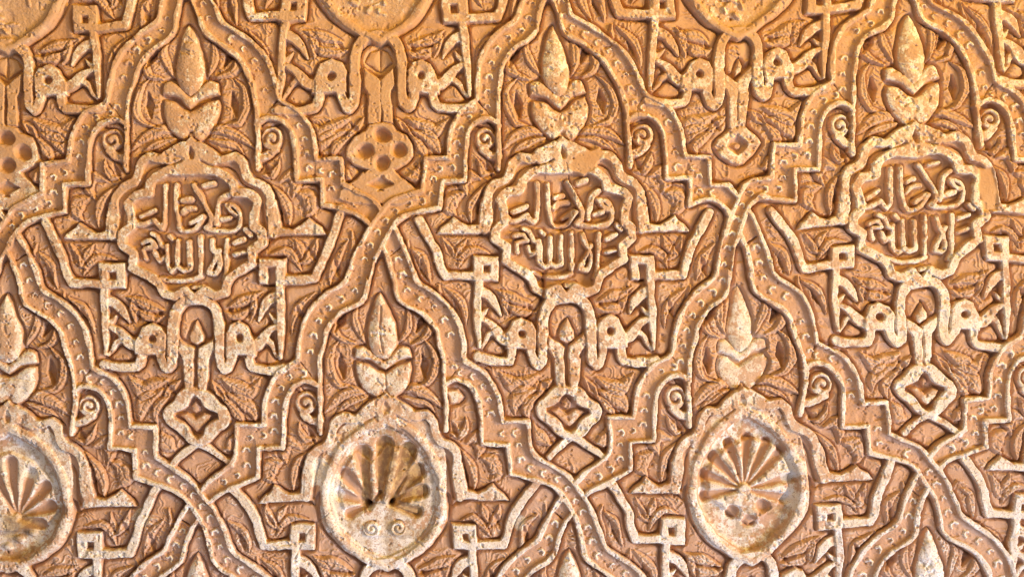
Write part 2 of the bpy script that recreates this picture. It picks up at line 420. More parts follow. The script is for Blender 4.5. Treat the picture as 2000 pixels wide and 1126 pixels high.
BAND_LABEL = {'T': 'above', }
BANDS = {}
def band(cid, s):
    C = CELLS[cid]; m = C.h[s]; nx = NEXT.get((cid, s))
    over = (s == -1) if cid in ('A', 'B', 'C', 'Z') else (s == 1)
    allp = m(OUT_A + OUT_S)
    if inview(allp): pid = part('interlace_band')
    else: pid = None
    BANDS[(cid, s)] = pid
    oa, os_, ia, is_ = m(OUT_A), m(OUT_S), m(INN_A), m(INN_S)
    if nx: os_, is_ = os_[:-1], is_[:-1]
    if nx:
        n = CELLS[nx[0]].h[nx[1]]; on, inn = n(OUT_N), n(INN_N)
    else:
        on, inn = m([(344, -42), (368, -10)]), m([(300, -20), (337, -6)])
    # channel
    S = smooth
    if over and nx:
        wide = n([(62, -437)]), n([(27, -420)])
        Pp = np.vstack([S(np.vstack([os_[-2:], on, wide[0]])), S(np.vstack([is_[-2:], inn, wide[1]]))[::-1]])
        poly(Pp, CH, pid, mode='replace')
    o1 = S(oa); i1 = S(ia[:-1])
    poly(np.vstack([o1, i1[::-1]]), CH, pid, e=5)
    o2 = S(np.vstack([os_, on])); i2 = S(np.vstack([is_, inn]))
    poly(np.vstack([o2, i2[::-1]]), CH, pid, e=5)
    o2b = S(np.vstack([os_, on[:1]])); i2b = S(np.vstack([is_, inn[:1]]))
    # raised borders
    rib(np.vstack([oa, os_[1:], on]), RW, RT, pid)
    rib(ia, RW, RT, pid)
    rib(np.vstack([is_, inn]), RW, RT, pid)
    # beads in the channel
    if pid is None: return
    for (o_, i_) in ((o1, i1), (o2 if over or not nx else o2b, i2 if over or not nx else i2b)):
        Lc = np.hypot(*np.diff(o_, axis=0).T).sum(); k = max(3, int(Lc / 27))
        oo = resamp(o_, k * 4 + 1); ii = resamp(i_, k * 4 + 1); cc = (oo + ii) / 2
        for q in range(1, k * 4, 4):
            q2 = min(q + 1, k * 4); c = cc[q2]
            if not (-15 < c[0] < 2015 and -15 < c[1] < 1141): continue
            t = cc[q2] - cc[q2 - 1]; t = t / (np.linalg.norm(t) + 1e-9); nn = np.array([-t[1], t[0]])
            if np.hypot(*(oo[q2] - ii[q2])) < 24: continue
            BEADS.append((c + nn * random.uniform(-1.5, 1.5), t, nn, pid, random.uniform(.75, 1.15)))
BEADS = []
order = [(c, s) for c in DRAWN for s in (-1, 1)]
isover = lambda c, s: (s == -1) if c in ('A', 'B', 'C', 'Z') else (s == 1)
for c, s in order:
    if not isover(c, s): band(c, s)
for c, s in order:
    if isover(c, s): band(c, s)
for c, t, nn, pid, k in BEADS:
    # keep only beads that lie in an open channel
    i = min(NX - 1, np.searchsorted(xs, c[0])); j = min(NY - 1, np.searchsorted(ys, c[1]))
    if H[j, i] > CH + 3.5 or random.random() < .08: continue
    b = part('bead', pid)
    a = [c - nn * 6 * k + t * 2.5, c - nn * 3.5 * k - t * 3.5 * k, c + nn * 3.5 * k - t * 3.5 * k, c + nn * 6 * k + t * 2.5]
    rib(a, 4.8 * k, CH + 3.4, b, e=3.5, floor=CH - 3, pw=.5)
    dig([c + t * 3, c + t * 8 * k], 4, 1.6, e=5)

def scroll(cid, s, broken=False):
    C = CELLS[cid]; m = C.h[s]; bp = BANDS.get((cid, s))
    p = part('scroll', bp) if bp is not None else None
    if broken:
        poly(m([(132, -200), (160, -206), (172, -188), (158, -172), (136, -170)]), 15, p, e=8, dome=3); return
    th = np.linspace(0, 2 * math.pi, 20)[:-1]
    c = np.array((157, -181))
    poly(m([(c[0] + 22 * math.cos(t), c[1] + 23 * math.sin(t)) for t in th]), 19, p, e=6, dome=3)
    rib(m([(130, -146), (146, -148), (162, -162)]), 18, 21, p, e=5)
    rib(m([(128, -150), (131, -128)]), 12, 22, p, e=6)
    sp = [(c[0] + r_ * math.cos(a), c[1] + r_ * math.sin(a)) for a, r_ in zip(np.linspace(2.9, 2.9 + 2 * math.pi * .95, 16), np.linspace(16.5, 5, 16))]
    dig(m(sp), 4.6, 10, e=4.5)
for c in DRAWN:
    for s in (-1, 1): scroll(c, s, broken=(c, s) == ('M', 1))

# ------------------------------------------------------------------ Kufic strapwork, letters, poles and knots
def strap(cid, s):
    m = CELLS[cid].h[s]
    p = part('knotted_strap') if inview(m([(283, -17), (137, 108)])) else None
    rib(m([(286, -24), (268, 13), (252, 47), (243, 77), (234, 99), (188, 100), (140, 100)]), 18.5, 23, p, corner=40)
    poly(m([(131, 58), (183, 58), (183, 110), (131, 110)]), 23.5, p, e=6)
    if s == 1 and cid in ('A', 'B'):
        poly(m([(150, 78), (164, 78), (164, 112), (150, 112)]), 17, None, e=5, mode='dig')
    else:
        poly(m([(151, 78), (163, 78), (163, 91), (151, 91)]), 15, None, e=5, mode='dig')

def kufic(cid, s):
    m = CELLS[cid].h[s]
    if not inview(m([(40, 120), (175, 270)]), 30): p = None
    else: p = part('kufic_letter')
    poly(m([(60, 238), (58, 198), (67, 183), (86, 175), (104, 184), (112, 203), (118, 214), (118, 238)]), 23.5, p, e=5)
    rib(m([(73, 222), (70, 244), (62, 262)]), 20, 23, p)
    rib(m([(106, 222), (106, 248), (112, 261), (150, 263), (172, 258)]), 19, 22, p, corner=70)
    rib(m([(100, 222), (122, 218), (136, 203), (146, 192), (160, 184)]), 25, 21.5, p, taper=(1, .9, .5))
    rib(m([(136, 206), (150, 214), (156, 228), (164, 240)]), 15, 19, p, taper=(1, .5))
    rib(m([(170, 104), (171, 150), (169, 205), (168, 238)]), 17, 22.5, p, taper=(1, 1, .5))
    rib(m([(166, 132), (150, 138), (136, 154), (126, 174)]), 22, 20, p, taper=(1, .9, .3))
    rib(m([(164, 176), (156, 170), (150, 162)]), 14, 19, p, taper=(1, .4))
    th = np.linspace(0, 2 * math.pi, 14)[:-1]
    poly(m([(86 + 6.5 * math.cos(t), 208 + 7 * math.sin(t)) for t in th]), 15, None, e=5, mode='dig')

def loop_pole(cid, plain):
    C = CELLS[cid]
    vis = inview(C.both([(0, 130), (46, 300)]), 10)
    p = part('letter_loop') if vis else None
    a = [(58, 264), (50, 256), (47, 235), (47, 185), (41, 155), (24, 136), (0, 130)]
    # the floor inside the loop
    path = np.vstack([C.h[-1](a), C.h[1](a)[::-1][1:]])
    rib(path, 21.5, 23.5, p, corner=60)
    q = part('pole') if vis else None
    for s in (-1, 1):
        m = C.h[s]
        if plain:
            poly(m([(1.5, 214), (32, 190), (32, 228), (26, 240), (26, 300), (1.5, 300)]), 20, q, e=5)
            poly(m([(2, 200), (2, 156), (20, 162), (30, 182)]), 9, q, e=4, dome=3)
        else:
            poly(m([(2.5, 226), (36, 205), (38, 228), (27, 248), (25, 290), (20, 318), (2.5, 318)]), 21, q, e=6)
    if not plain: poly(C.both([(1, 300), (18, 300), (18, 322), (1, 322)]), 20, q, e=6)
    if not plain:
        b = part('bud', q) if q is not None else None
        poly(C.both([(0.5, 170), (9, 186), (17, 202), (15, 214), (0.5, 221)]), 17, b, e=7, dome=4, dr=14)

def knot(cid, kind):
    C = CELLS[cid]
    vis = inview(C.both([(0, 310), (60, 410)]), 10)
    p = part('knot_ring') if vis else None
    if kind == 'quatrefoil':
        poly(C.both([(0.5, 296), (24, 300), (30, 312), (52, 322), (62, 342), (63, 368), (50, 388), (30, 402), (0.5, 408)]), 21, p, e=6)
        poly(C.both([(0.5, 396), (24, 396), (44, 420), (74, 446), (80, 470), (50, 486), (0.5, 492)]), 20.5, p, e=6)
        poly(C.both([(0.5, 420), (26, 438), (0.5, 458)]), 11, None, e=5, mode='dig')
        for du, dv in ((0, -31), (0, 31), (-32, 0), (32, 0)):
            s = 1 if du >= 0 else -1
            th = np.linspace(0, 2 * math.pi, 18)[:-1]
            poly(C.h[s]([(abs(du) + 15 * math.cos(t), 357 + dv + 15 * math.sin(t)) for t in th]), 15, None, e=8, mode='dig')
        poly(C.both([(0.5, 340), (17, 340), (17, 374), (0.5, 374)]), 20, p, e=4)
    elif kind == 'eye':
        poly(C.both([(0.5, 312), (20, 320), (42, 345), (50, 362), (34, 388), (14, 408), (0.5, 412)]), 20, p, e=8)
        poly(C.both([(0.5, 338), (16, 350), (20, 362), (8, 378), (0.5, 384)]), 12, None, e=8, mode='dig')
        poly(C.both([(0.5, 352), (9, 358), (8, 368), (0.5, 374)]), 14, p, e=6)
    else:
        poly(closed(C.both([(0.5, 303), (22, 304), (36, 314), (46, 328), (62, 340), (68, 356), (62, 374), (46, 386), (34, 400), (18, 412), (0.5, 413)]), corner=85), 23, p, e=5)
        poly(closed(C.both([(0.5, 318), (10, 326), (15, 338), (26, 346), (42, 352), (44, 360), (30, 368), (18, 378), (12, 392), (0.5, 399)]), corner=70), 4, None, e=5, mode='carve')
        b = part('leaf', p) if p is not None else None
        poly(C.both([(0.5, 326), (9, 338), (8, 348), (0.5, 353)]), 14, b, e=5, dome=3, dr=8)
        b2 = part('leaf', p) if p is not None else None
        poly(C.both([(0.5, 362), (16, 350), (34, 356), (22, 370), (8, 384), (0.5, 389)]), 14, b2, e=5, dome=3, dr=8)
        for s in (-1, 1):
            rib(C.h[s]([(2, 408), (26, 422), (48, 438), (60, 449)]), 15, 21, p)
for c in DRAWN:
    for s in (-1, 1):
        strap(c, s); kufic(c, s)
    knot(c, 'quatrefoil' if c in ('T0', 'T1') else 'eye' if c == 'T2' else 'leaf')

# ------------------------------------------------------------------ medallions
RING_O = [(14, -172), (41, -157), (60, -147), (83, -146), (99, -132), (107, -116), (117, -101), (135, -88), (148, -66), (152, -30), (156, 6)]
RING_M = [(0, -124), (24, -124), (44, -121), (65, -110), (80, -98), (88, -82), (108, -72), (121, -55), (122, -30), (124, -10), (132, 4), (133, 24), (119, 42), (116, 66), (94, 84), (74, 100), (58, 117), (40, 123), (20, 119), (0, 130)]
def lobed(P, k):
    r = [math.hypot(*p) for p in P]; out = []
    for i, p in enumerate(P):
        a = [r[j] for j in range(max(0, i - 2), min(len(P), i + 3))]; av = sum(a) / len(a)
        f = (av + k * (r[i] - av)) / r[i] if 0 < i < len(P) - 1 else 1; out.append((p[0] * f, p[1] * f))
    return out
RING_M = lobed(RING_M, 1.9); RING_O = RING_O[:2] + lobed(RING_O, 1.5)[2:]
ARM = [(145, -70), (145, 14), (252, 12), (242, -3), (229, -12), (220, -24), (206, -12), (190, -3), (171, -6), (163, -60)]
BOSS = [(0.5, -192), (12, -182), (22, -168), (42, -158), (62, -148), (52, -134), (30, -116), (0.5, -112)]
TXT = [  # strokes of the two-line inscription, as read in the enlarged first medallion
    [(415, 268), (408, 400), (402, 535), (378, 568), (345, 530), (330, 514), (280, 530), (215, 548), (195, 520)],
    [(488, 262), (490, 420), (500, 555), (530, 585), (590, 580), (640, 545), (688, 484)],
    [(615, 245), (660, 330), (710, 420), (740, 490), (735, 540), (700, 566)],
    [(845, 332), (800, 370), (786, 440), (775, 535)],
    [(700, 566), (760, 588), (830, 592), (905, 588), (934, 556), (936, 470), (900, 412), (842, 396), (880, 450), (912, 478)],
    [(232, 486), (330, 442)], [(530, 452), (560, 418), (622, 410)], [(584, 524), (640, 500), (676, 478)], [(545, 368), (595, 354)], [(815, 508), (875, 496)],
    [(428, 622), (452, 645)],
    [(305, 608), (345, 630), (372, 692), (408, 712)], [(240, 672), (298, 654), (330, 692), (262, 706)], [(250, 720), (262, 780)], [(330, 740), (352, 800), (396, 770)],
    [(412, 690), (410, 842), (440, 872), (478, 846), (490, 662)], [(490, 846), (520, 866), (566, 848), (576, 664)],
    [(652, 636), (656, 760), (640, 886)],
    [(735, 656), (752, 720), (788, 772), (790, 850), (756, 900), (706, 886), (738, 830), (776, 776), (800, 740)], [(850, 656), (846, 800), (838, 915), (816, 958)],
    [(356, 922), (450, 940), (560, 930), (642, 908)], [(900, 690), (970, 664)], [(900, 780), (972, 770)], [(980, 590), (1010, 625)], [(690, 262), (760, 250)], [(590, 990), (660, 985)],
]
def T(P): return [(x / 3.633 + 210 - 375, y / 3.633 + 290 - 455) for x, y in P]
GROOVE = []
MED = {'A': 'scalloped medallion with a complete two-line inscription, beside the quatrefoil pole',
       'B': 'scalloped inscription medallion broken at its lower left, smooth repair patch above',
       'C': 'whitest scalloped inscription medallion with a plain repair on its right rim'}
def arms_and_outer(C, p):
    for s in (-1, 1):
        m = C.h[s]
        poly(np.vstack([m(RING_O), m(RING_M[1:12])[::-1]]), 15, p, e=5)
        rib(m(RING_O), 19.5, 24.5, p)
        poly(m(ARM), 23.5, p, e=5)
    poly(C.both(BOSS), 24.5, p, e=5)
    th = np.linspace(0, 2 * math.pi, 14)[:-1]
    for s in (-1, 1):
        m = C.h[s]
        dig(m([(20, -143), (44, -132), (72, -128), (90, -114), (98, -92), (118, -78), (133, -54), (137, -20), (141, 8)]), 3.5, 8, e=4)
    c = C.h[1]([(0, -158)])[0]
    dig([c - (1, 11), c, c + (1, 8)], 11, 12, e=5, taper=(.2, 1, .6))
def medallion_text(cid):
    C = CELLS[cid]
    vis = inview(C.both([(0, -150), (156, 100)]), 10)
    p = part('inscription_medallion', None, MED.get(cid)) if vis else None
    arms_and_outer(C, p)
    ring = C.both(RING_M)
    poly(closed(ring[:-1]), 10.0, p, mode='replace')
    GROOVE.append((ring[:-1], p))
    for s in (-1, 1): rib(C.h[s](RING_M), 19.5, 25, p, corner=38)
    TXTS = []
    for st in TXT:
        q = part('letter', p) if p is not None else None
        P = []
        for x, y in T(st):
            x += random.uniform(-1.3, 1.3); y += random.uniform(-1.3, 1.3)
            P.append(C.h[1 if x >= 0 else -1]([(abs(x), y)])[0])
        dig(P, 17, 4.0, e=6)
        TXTS.append((P, q))
    for P, q in TXTS: rib(P, random.uniform(10.2, 11.8), random.uniform(20, 22.5), q, e=4, corner=75, floor=0)
    for s in (-1, 1): rib(C.h[s](RING_M), 19.5, 25, p, corner=38)
OVAL = [(0.5, -130), (20, -120), (44, -107), (70, -87), (92, -56), (104, -24), (108, 6), (102, 36), (88, 66), (66, 92), (38, 112), (16, 122), (0.5, 128)]
ROUT = [(0.5, -192), (12, -182), (22, -168), (46, -156), (80, -140), (104, -112), (126, -84), (130, -50), (129, 0), (129, 30), (119, 62), (99, 92), (74, 116), (42, 132), (20, 139), (0.5, 140)]
ROSE_LABEL = {'M': 'pointed oval medallion with a brown fluted shell above two small volutes', 'N': 'pointed oval medallion with a thin-petalled rosette and three round drops',
              'L': 'half-seen oval medallion with a shell crusted in dark yellow dirt'}
def lobe(a, b, r0, r1, depth, pid):  # a scooped flute
    a = np.array(a, float); b = np.array(b, float)
    dig([a, (a + b) / 2, b], r1 * 2, depth, e=9, sm=False, taper=(r0 / r1, 1.0), pid=pid)
def medallion_rose(cid):
    C = CELLS[cid]; k = C.kind
    vis = inview(C.both([(0, -150), (140, 130)]), 0)
    p = part('shell_medallion' if k != 'rose_n' else 'rosette_medallion', None, ROSE_LABEL.get(cid)) if vis else None
    arms_and_outer(C, p)
    poly(closed(C.both(ROUT), corner=75), 19.5, p, e=8)
    ov = C.both(OVAL); oc = ov.mean(0); ovr = closed(oc + (ov - oc) * 1.09, corner=26)
    rib(np.vstack([ovr, ovr[:1]]), 19, 22.5, p, e=7, sm=False, dome=3.0)
    floor = 15.5 if k == 'shell_m' else 18 if k == 'plain' else 8
    q = part('worn_disc', p) if (p is not None and k == 'plain') else part('shell', p) if (p is not None and k != 'rose_n') else part('rosette', p) if p is not None else None
    ov = C.both(OVAL); ov = ov.mean(0) + (ov - ov.mean(0)) * (.96 if k == 'shell_m' else .97)
    poly(closed(ov, corner=26), floor, q, e=4 if k == 'shell_m' else 11, mode='carve')
    if cid == 'M':
        Z = lambda x, y: (x / 3.075 + 590, y / 3.075 + 760)
        poly([Z(*t) for t in ((420, 430), (500, 320), (640, 350), (720, 470), (740, 620), (700, 760), (520, 700), (440, 690), (260, 760), (210, 620), (240, 490), (320, 360))], 20, q, e=10)
        tips = [(300, 742), (248, 630), (276, 518), (366, 396), (490, 355), (630, 385), (680, 500), (700, 612), (670, 728)]
        for i, t in enumerate(tips):
            hb = (400, 690) if i < 4 else (470, 650) if i == 4 else (530, 690)
            f = part('flute', q); t = np.array((480, 640)) + (np.array(t) - (480, 640)) * 1.07; r_ = (12, 13.5, 15, 17, 19.5, 18.5, 17, 15, 13)[i]
            lobe(Z(*hb), Z(*t), 4.0, r_ - 2, 12, f)
        for cx_, sg in ((415, 1), (575, -1)):
            v = part('volute', q); c = np.array(Z(cx_, 835))
            th = np.linspace(0, 2 * math.pi, 18)[:-1]
            poly([c + 17 * np.array((math.cos(t), math.sin(t))) for t in th], 20, v, e=6, dome=3)
            dig([c + np.array((sg * r_ * math.cos(a), r_ * math.sin(a))) for a, r_ in zip(np.linspace(-1.2, -1.2 - 8.5, 20), np.linspace(16, 2, 20))], 3, 6, e=4)
        dig([Z(400, 715), Z(465, 625)], 8, 12, e=5)
    elif cid == 'N':
        Z = lambda x, y: (x / 3.075 + 1300, y / 3.075 + 760)
        poly([Z(*t) for t in ((240, 520), (300, 400), (400, 330), (500, 290), (610, 300), (700, 370), (760, 500), (730, 640), (640, 740), (505, 830), (380, 740), (250, 650))], 18, q, e=12)
        c = (475, 602)
        for t in ((262, 640), (248, 520), (305, 425), (392, 350), (492, 325), (596, 340), (680, 390), (745, 535), (705, 650)):
            f = part('petal', q)
            t = np.array(c) + (np.array(t) - c) * 1.1; d = np.array(t) - c; a = np.array(c) + d / np.linalg.norm(d) * 45
            lobe(Z(*a), Z(*t), 2.2, 10.0, 11, f)
        b = part('boss', q); th = np.linspace(0, 2 * math.pi, 16)[:-1]
        poly([Z(475 + 42 * math.cos(t), 602 + 38 * math.sin(t)) for t in th], 19, b, e=5)
        for cc in ((410, 735), (588, 702), (507, 792)):
            b = part('drop', q)
            poly([Z(cc[0] + 42 * math.cos(t), cc[1] + 40 * math.sin(t)) for t in th], 11, b, e=8, mode='dig')
    elif cid == 'L':
        Z = lambda x, y: (x / 3.075, y / 3.075 + 760)
        poly([Z(*t) for t in ((-150, 420), (60, 370), (200, 430), (320, 560), (350, 720), (250, 860), (60, 860), (-150, 860))], 16, q, e=13)
        for t in ((-60, 470), (60, 440), (180, 510), (268, 590), (296, 705), (235, 812)):
            f = part('flute', q); d = np.array(t) - (90, 780); a = np.array((90, 780)) + d * .12
            lobe(Z(*a), Z(*t), 2.2, 12.0 if t[0] > 0 else 10, 12, f)
        for cc in ((40, 950), (110, 900), (190, 860)):
            poly([Z(cc[0] + 34 * math.cos(t), cc[1] + 30 * math.sin(t)) for t in np.linspace(0, 6.28, 14)[:-1]], 12, q, e=9, dome=3)
    else:                     # only the tip of these shows, or nothing
        c = C.h[1]([(0, 70)])[0]
        if k == 'plain':
            for _ in range(34):
                u_, v_ = random.uniform(-80, 80), random.uniform(10, 108)
                if abs(u_) > 100 - v_ * .75: continue
                mm = C.h[1 if u_ > 0 else -1]; a_ = random.uniform(0, 6.28); l_ = random.uniform(4, 16)
                rib(mm([(abs(u_), v_), (abs(u_) + l_ * math.cos(a_), v_ + l_ * math.sin(a_) * .8)]), random.uniform(6, 11), random.uniform(20, 24), q, e=5, floor=12)
        for a in (np.linspace(-160, -20, 7) if k != 'plain' else ()):
            d = np.array((math.cos(R(a)), math.sin(R(a))))
            lobe(c + d * 12, c + d * 95, 2.5, 12, 9, q)
for c in DRAWN:
    (medallion_text if CELLS[c].kind == 'text' else medallion_rose)(c)
for c in DRAWN: loop_pole(c, c in ('T0', 'T1'))

# ------------------------------------------------------------------ palmettes: bud, collar and heart
HEART = [(0.5, -238), (14, -243), (32, -256), (57, -260), (59, -236), (48, -207), (30, -187), (16, -180), (6, -186), (0.5, -196)]
COLLAR = [(0.5, -266), (12, -274), (26, -287), (42, -294), (58, -288), (61, -266), (42, -264), (26, -259), (12, -248), (0.5, -242)]
BUD = [(0.5, -406), (11, -390), (24, -358), (33, -322), (31, -292), (18, -271), (0.5, -262)]
PAL = {'A': 'plump palmette bud over the complete inscription', 'B': 'palmette bud over the broken inscription', 'C': 'pale palmette bud over the whitest inscription',
       'M': 'palmette with a ridged split bud over the brown shell', 'N': 'eroded flat palmette over the rosette'}
for cid in DRAWN:
    C = CELLS[cid]
    vis = inview(C.both([(0, -406), (50, -185)]), 0)
    p = part('palmette', None, PAL.get(cid)) if vis else None
    g = (lambda n: part(n, p) if p is not None else None)
    kk = .62 if cid == 'N' else 1
    hx = lambda P: C.both(P)
    poly(hx([(0.5, -200), (9, -196), (6, -186), (12, -176), (0.5, -170)]), 16 * kk, p, e=7)
    poly(closed(hx(HEART), corner=60), 17 * kk, g('heart'), e=8, dome=4 * kk, dr=16)
    poly(closed(hx(COLLAR), corner=60), 18 * kk, g('collar'), e=7, dome=4 * kk, dr=10)
    poly(closed(hx(BUD), corner=60), 18 * kk, g('bud'), e=9, dome=7 * kk, dr=24)
    if cid == 'M':
        dig(C.h[1]([(0, -380), (-2, -330), (0, -285)]), 2, 7, e=5); dig(C.h[1]([(0, -236), (1, -200)]), 1.5, 4, e=4)
    # recess the field just inside the arch
# ------------------------------------------------------------------ swell of the ground between the carving
def blur(A, r):
    """box blur with a radius in grid cells"""
    P = np.pad(A, r + 1, mode='edge'); c = P.cumsum(0).cumsum(1); n = 2 * r + 1
    return (c[n:, n:] - c[:-n, n:] - c[n:, :-n] + c[:-n, :-n])[:A.shape[0], :A.shape[1]] / (n * n)
isleaf = np.array([q['name'] == 'leaf' and q['parent'] is None for q in PARTS])
low = (LAB == 0) | isleaf[LAB]
mb = blur(blur(low.astype(float), 4), 4)
H += np.where(low, 10.5 * sstep((mb - .48) / .42), 0)
for P, ln in FEATHER_LATER: feather(P, ln, None, hh=3.4, step=random.uniform(6.5, 10))
# fine tendrils cut over the whole ground, thin raised lines that wander
def tendril(sc, amp, sd, wd, hh):
    ph = vnoise(GX + 9 * vnoise(GX, GY, 24, sd + 5), GY + 9 * vnoise(GX, GY, 24, sd + 6), sc, sd) * amp + vnoise(GX, GY, sc * .45, sd + 1) * amp * .22
    gx = np.gradient(ph, axis=1) / np.gradient(GX, axis=1); gy = np.gradient(ph, axis=0) / np.gradient(GY, axis=0)
    g = np.hypot(gx, gy) + .02
    d = np.abs(ph - np.round(ph)) / g
    return hh * np.clip(1 - d / wd, 0, 1) ** .8 * sstep((vnoise(GX, GY, 20, sd + 9) + .35) / .3) * np.clip(g / .05, 0, 1)
RID = np.maximum(RID * .85, tendril(34, 3.2, 61, 2.2, 2.2)) * np.where(LAB == 0, 1, .4)
H += np.where(low, RID * sstep((mb - .55) / .25), 0)
HB = H.copy()
def incise(S, wd):
    n = len(S); t = np.gradient(S, axis=0); t /= np.linalg.norm(t, axis=1, keepdims=True) + 1e-9
    nn = np.stack([-t[:, 1], t[:, 0]], 1); f = np.sin(np.linspace(.25, math.pi - .1, n)) ** .8 * wd * .5
    for sg in (-1, 1): dig(S + nn * (f * sg)[:, None], 2.4, 4.2, e=3.6, sm=False, taper=(.5, 1.2, .5))
    dig(S[1:-1], 1.2, 2.4, e=3.0, sm=False)
    L = np.concatenate([[0], np.cumsum(np.hypot(*np.diff(S, axis=0).T))]); k = 0
    for d in np.arange(4, L[-1] - 3, random.uniform(5.5, 7.5)):
        i = min(n - 2, int(np.searchsorted(L, d)))
        for sg in (-1, 1):
            if random.random() < .15: continue
            a = S[i] + nn[i] * sg * 1.5; b = S[i] + (nn[i] * sg * .85 + t[i] * .55) * f[i]
            dig([a, (a + b) / 2 + t[i] * -1.0, b], .8, 2.0, e=2.8, sm=False)
for S, wd in INCISE:
    if inview(S, 10): incise(S, wd)
for m, (c, ang, a, b, dp) in LENS_LATER: lens(m, c, ang, a, b, dp)
H = np.where(low, H, HB)

# ------------------------------------------------------------------ damage, repairs, wear
def flat_patch(pts, lvl, pid, e=14, mix=1.0):
    P = np.array(pts, float); sl = win(P[:, 0].min() - e, P[:, 0].max() + e, P[:, 1].min() - e, P[:, 1].max() + e)
    s = sdf_poly(P, sl); f = sstep((e * .5 - s) / e) * mix
    H[sl] = H[sl] + (lvl - H[sl]) * f
    PATCH[sl] = np.maximum(PATCH[sl], sstep((e * .5 - s) / e))
    if pid is not None: LAB[sl][s < 0] = pid
patch = part('repair_patch', None, 'smooth fan-shaped plaster patch on the broken inscription medallion')
flat_patch([(1112, 322), (1130, 300), (1172, 288), (1178, 300), (1160, 330), (1140, 345), (1118, 336)], 24, patch, e=5)
patch = part('repair_patch', None, 'tan oblong repair on the right rim of the whitest medallion')
flat_patch([(1910, 330), (1938, 325), (1950, 370), (1948, 410), (1922, 412), (1912, 370)], 20, patch, e=8)
# chunk broken out of the second medallion: a diagonal tear through the lower left rim
dig([(1062, 535), (1064, 566), (1056, 590), (1030, 622)], 4, 12, e=5)
poly([(1038, 532), (1066, 528), (1062, 575), (1030, 580), (1018, 560)], 6, None, e=9, mode='dig')
poly([(1078, 440), (1100, 350), (1118, 380), (1112, 440), (1095, 452)], 9, None, e=12, mode='dig')
# old smoothing over the first crossing and the pole above it
PATCH_Z = [[(640, 40), (840, 40), (800, 110), (800, 330), (860, 380), (800, 420), (720, 440), (660, 390), (700, 340), (690, 120)], [(0, 60), (40, 70), (60, 300), (0, 380)],
           [(140, 5), (200, 0), (250, 60), (190, 80), (160, 60)], [(1370, 40), (1480, 40), (1470, 100), (1400, 100)]]
for z in PATCH_Z: tint(PATCH, z, .75, 26)

rough = 1.0 - .5 * PATCH
relief = H - blur(H, 8)
edge = np.clip(blur(np.abs(relief), 2) / 6, 0, 1)
nz = vnoise(GX, GY, 7, 41) * .6 + vnoise(GX, GY, 3.6, 42) * .45 + vnoise(GX, GY, 15, 43) * .7
flake = sstep((vnoise(GX, GY, 11, 45) * .7 + vnoise(GX, GY, 4.5, 48) * .4 - .42) / .09) * sstep((vnoise(GX, GY, 70, 49) + .45) / .4)
H += rough * (nz * np.where(low, .2, .32) + np.where(H > 15.5, vnoise(GX, GY, 3.0, 44) * .4 - flake * 2.4 - np.clip(vnoise(GX, GY, 26, 47) - .5, 0, 1) * 6, 0) + .9 * vnoise(GX, GY, 45, 46))
# pits and pick marks
for _ in range(420):
    c = np.array((random.uniform(0, 2000), random.uniform(0, 1126))); a = random.uniform(0, 6.28); l = random.uniform(1, 5)
    dig([c, c + l * np.array((math.cos(a), math.sin(a)))], random.uniform(1.2, 3.0), random.uniform(2, 6), e=3, sm=False)
# hairline cracks
for pts in ([(905, 690), (950, 650), (1010, 610), (1060, 575)], [(1105, 318), (1110, 345), (1122, 380), (1118, 430)], [(640, 1000), (600, 1040), (575, 1090)]):
    dig(pts, .6, 5, e=3.0)
for x0, y0, x1, y1 in ((0, 742, 420, 760), (860, 700, 1180, 724), (1255, 0, 1240, 330), (1640, 520, 1990, 560)):
    n_ = 14; dig([(x0 + (x1 - x0) * k / n_ + random.uniform(-4, 4), y0 + (y1 - y0) * k / n_ + random.uniform(-5, 5)) for k in range(n_ + 1)], .4, 3.2, e=2.6)

def lab_is(*names):
    ids = [i for i, q in enumerate(PARTS) if q['name'] in names]; return np.isin(LAB, ids)
# limewash left on the high faces, more of it lower down and to the right
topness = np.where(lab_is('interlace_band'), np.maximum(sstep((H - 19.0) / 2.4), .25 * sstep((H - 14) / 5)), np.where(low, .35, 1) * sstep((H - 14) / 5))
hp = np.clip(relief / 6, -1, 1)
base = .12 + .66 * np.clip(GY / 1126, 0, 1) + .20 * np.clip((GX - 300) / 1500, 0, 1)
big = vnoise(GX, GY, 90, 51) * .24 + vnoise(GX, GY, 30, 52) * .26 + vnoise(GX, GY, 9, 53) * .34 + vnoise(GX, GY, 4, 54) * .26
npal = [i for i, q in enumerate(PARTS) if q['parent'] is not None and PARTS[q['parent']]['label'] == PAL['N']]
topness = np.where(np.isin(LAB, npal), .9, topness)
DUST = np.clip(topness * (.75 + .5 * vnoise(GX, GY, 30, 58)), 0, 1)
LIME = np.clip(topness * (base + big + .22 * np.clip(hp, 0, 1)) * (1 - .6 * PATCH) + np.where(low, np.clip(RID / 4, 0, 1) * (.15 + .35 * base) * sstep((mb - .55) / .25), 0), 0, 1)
rz = lab_is('shell', 'rosette') ; fl = lab_is('flute', 'petal', 'drop'); bd = lab_is('bead')
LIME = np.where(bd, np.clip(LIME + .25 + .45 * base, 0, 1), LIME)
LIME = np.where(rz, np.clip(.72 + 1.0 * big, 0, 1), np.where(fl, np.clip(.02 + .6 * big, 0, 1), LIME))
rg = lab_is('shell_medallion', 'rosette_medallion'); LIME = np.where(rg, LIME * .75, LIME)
STAIN = np.where(rz | lab_is('boss', 'volute'), sstep((vnoise(GX, GY, 22, 55) + .5 * vnoise(GX, GY, 7, 56) - .12) / .16) * .6, 0)
fm = lab_is('flute') & (GX > 700)
STAIN = np.where(fm & (GX < 900) & (GX > 705) & (GY > 850), .8 + .3 * vnoise(GX, GY, 14, 57), STAIN)
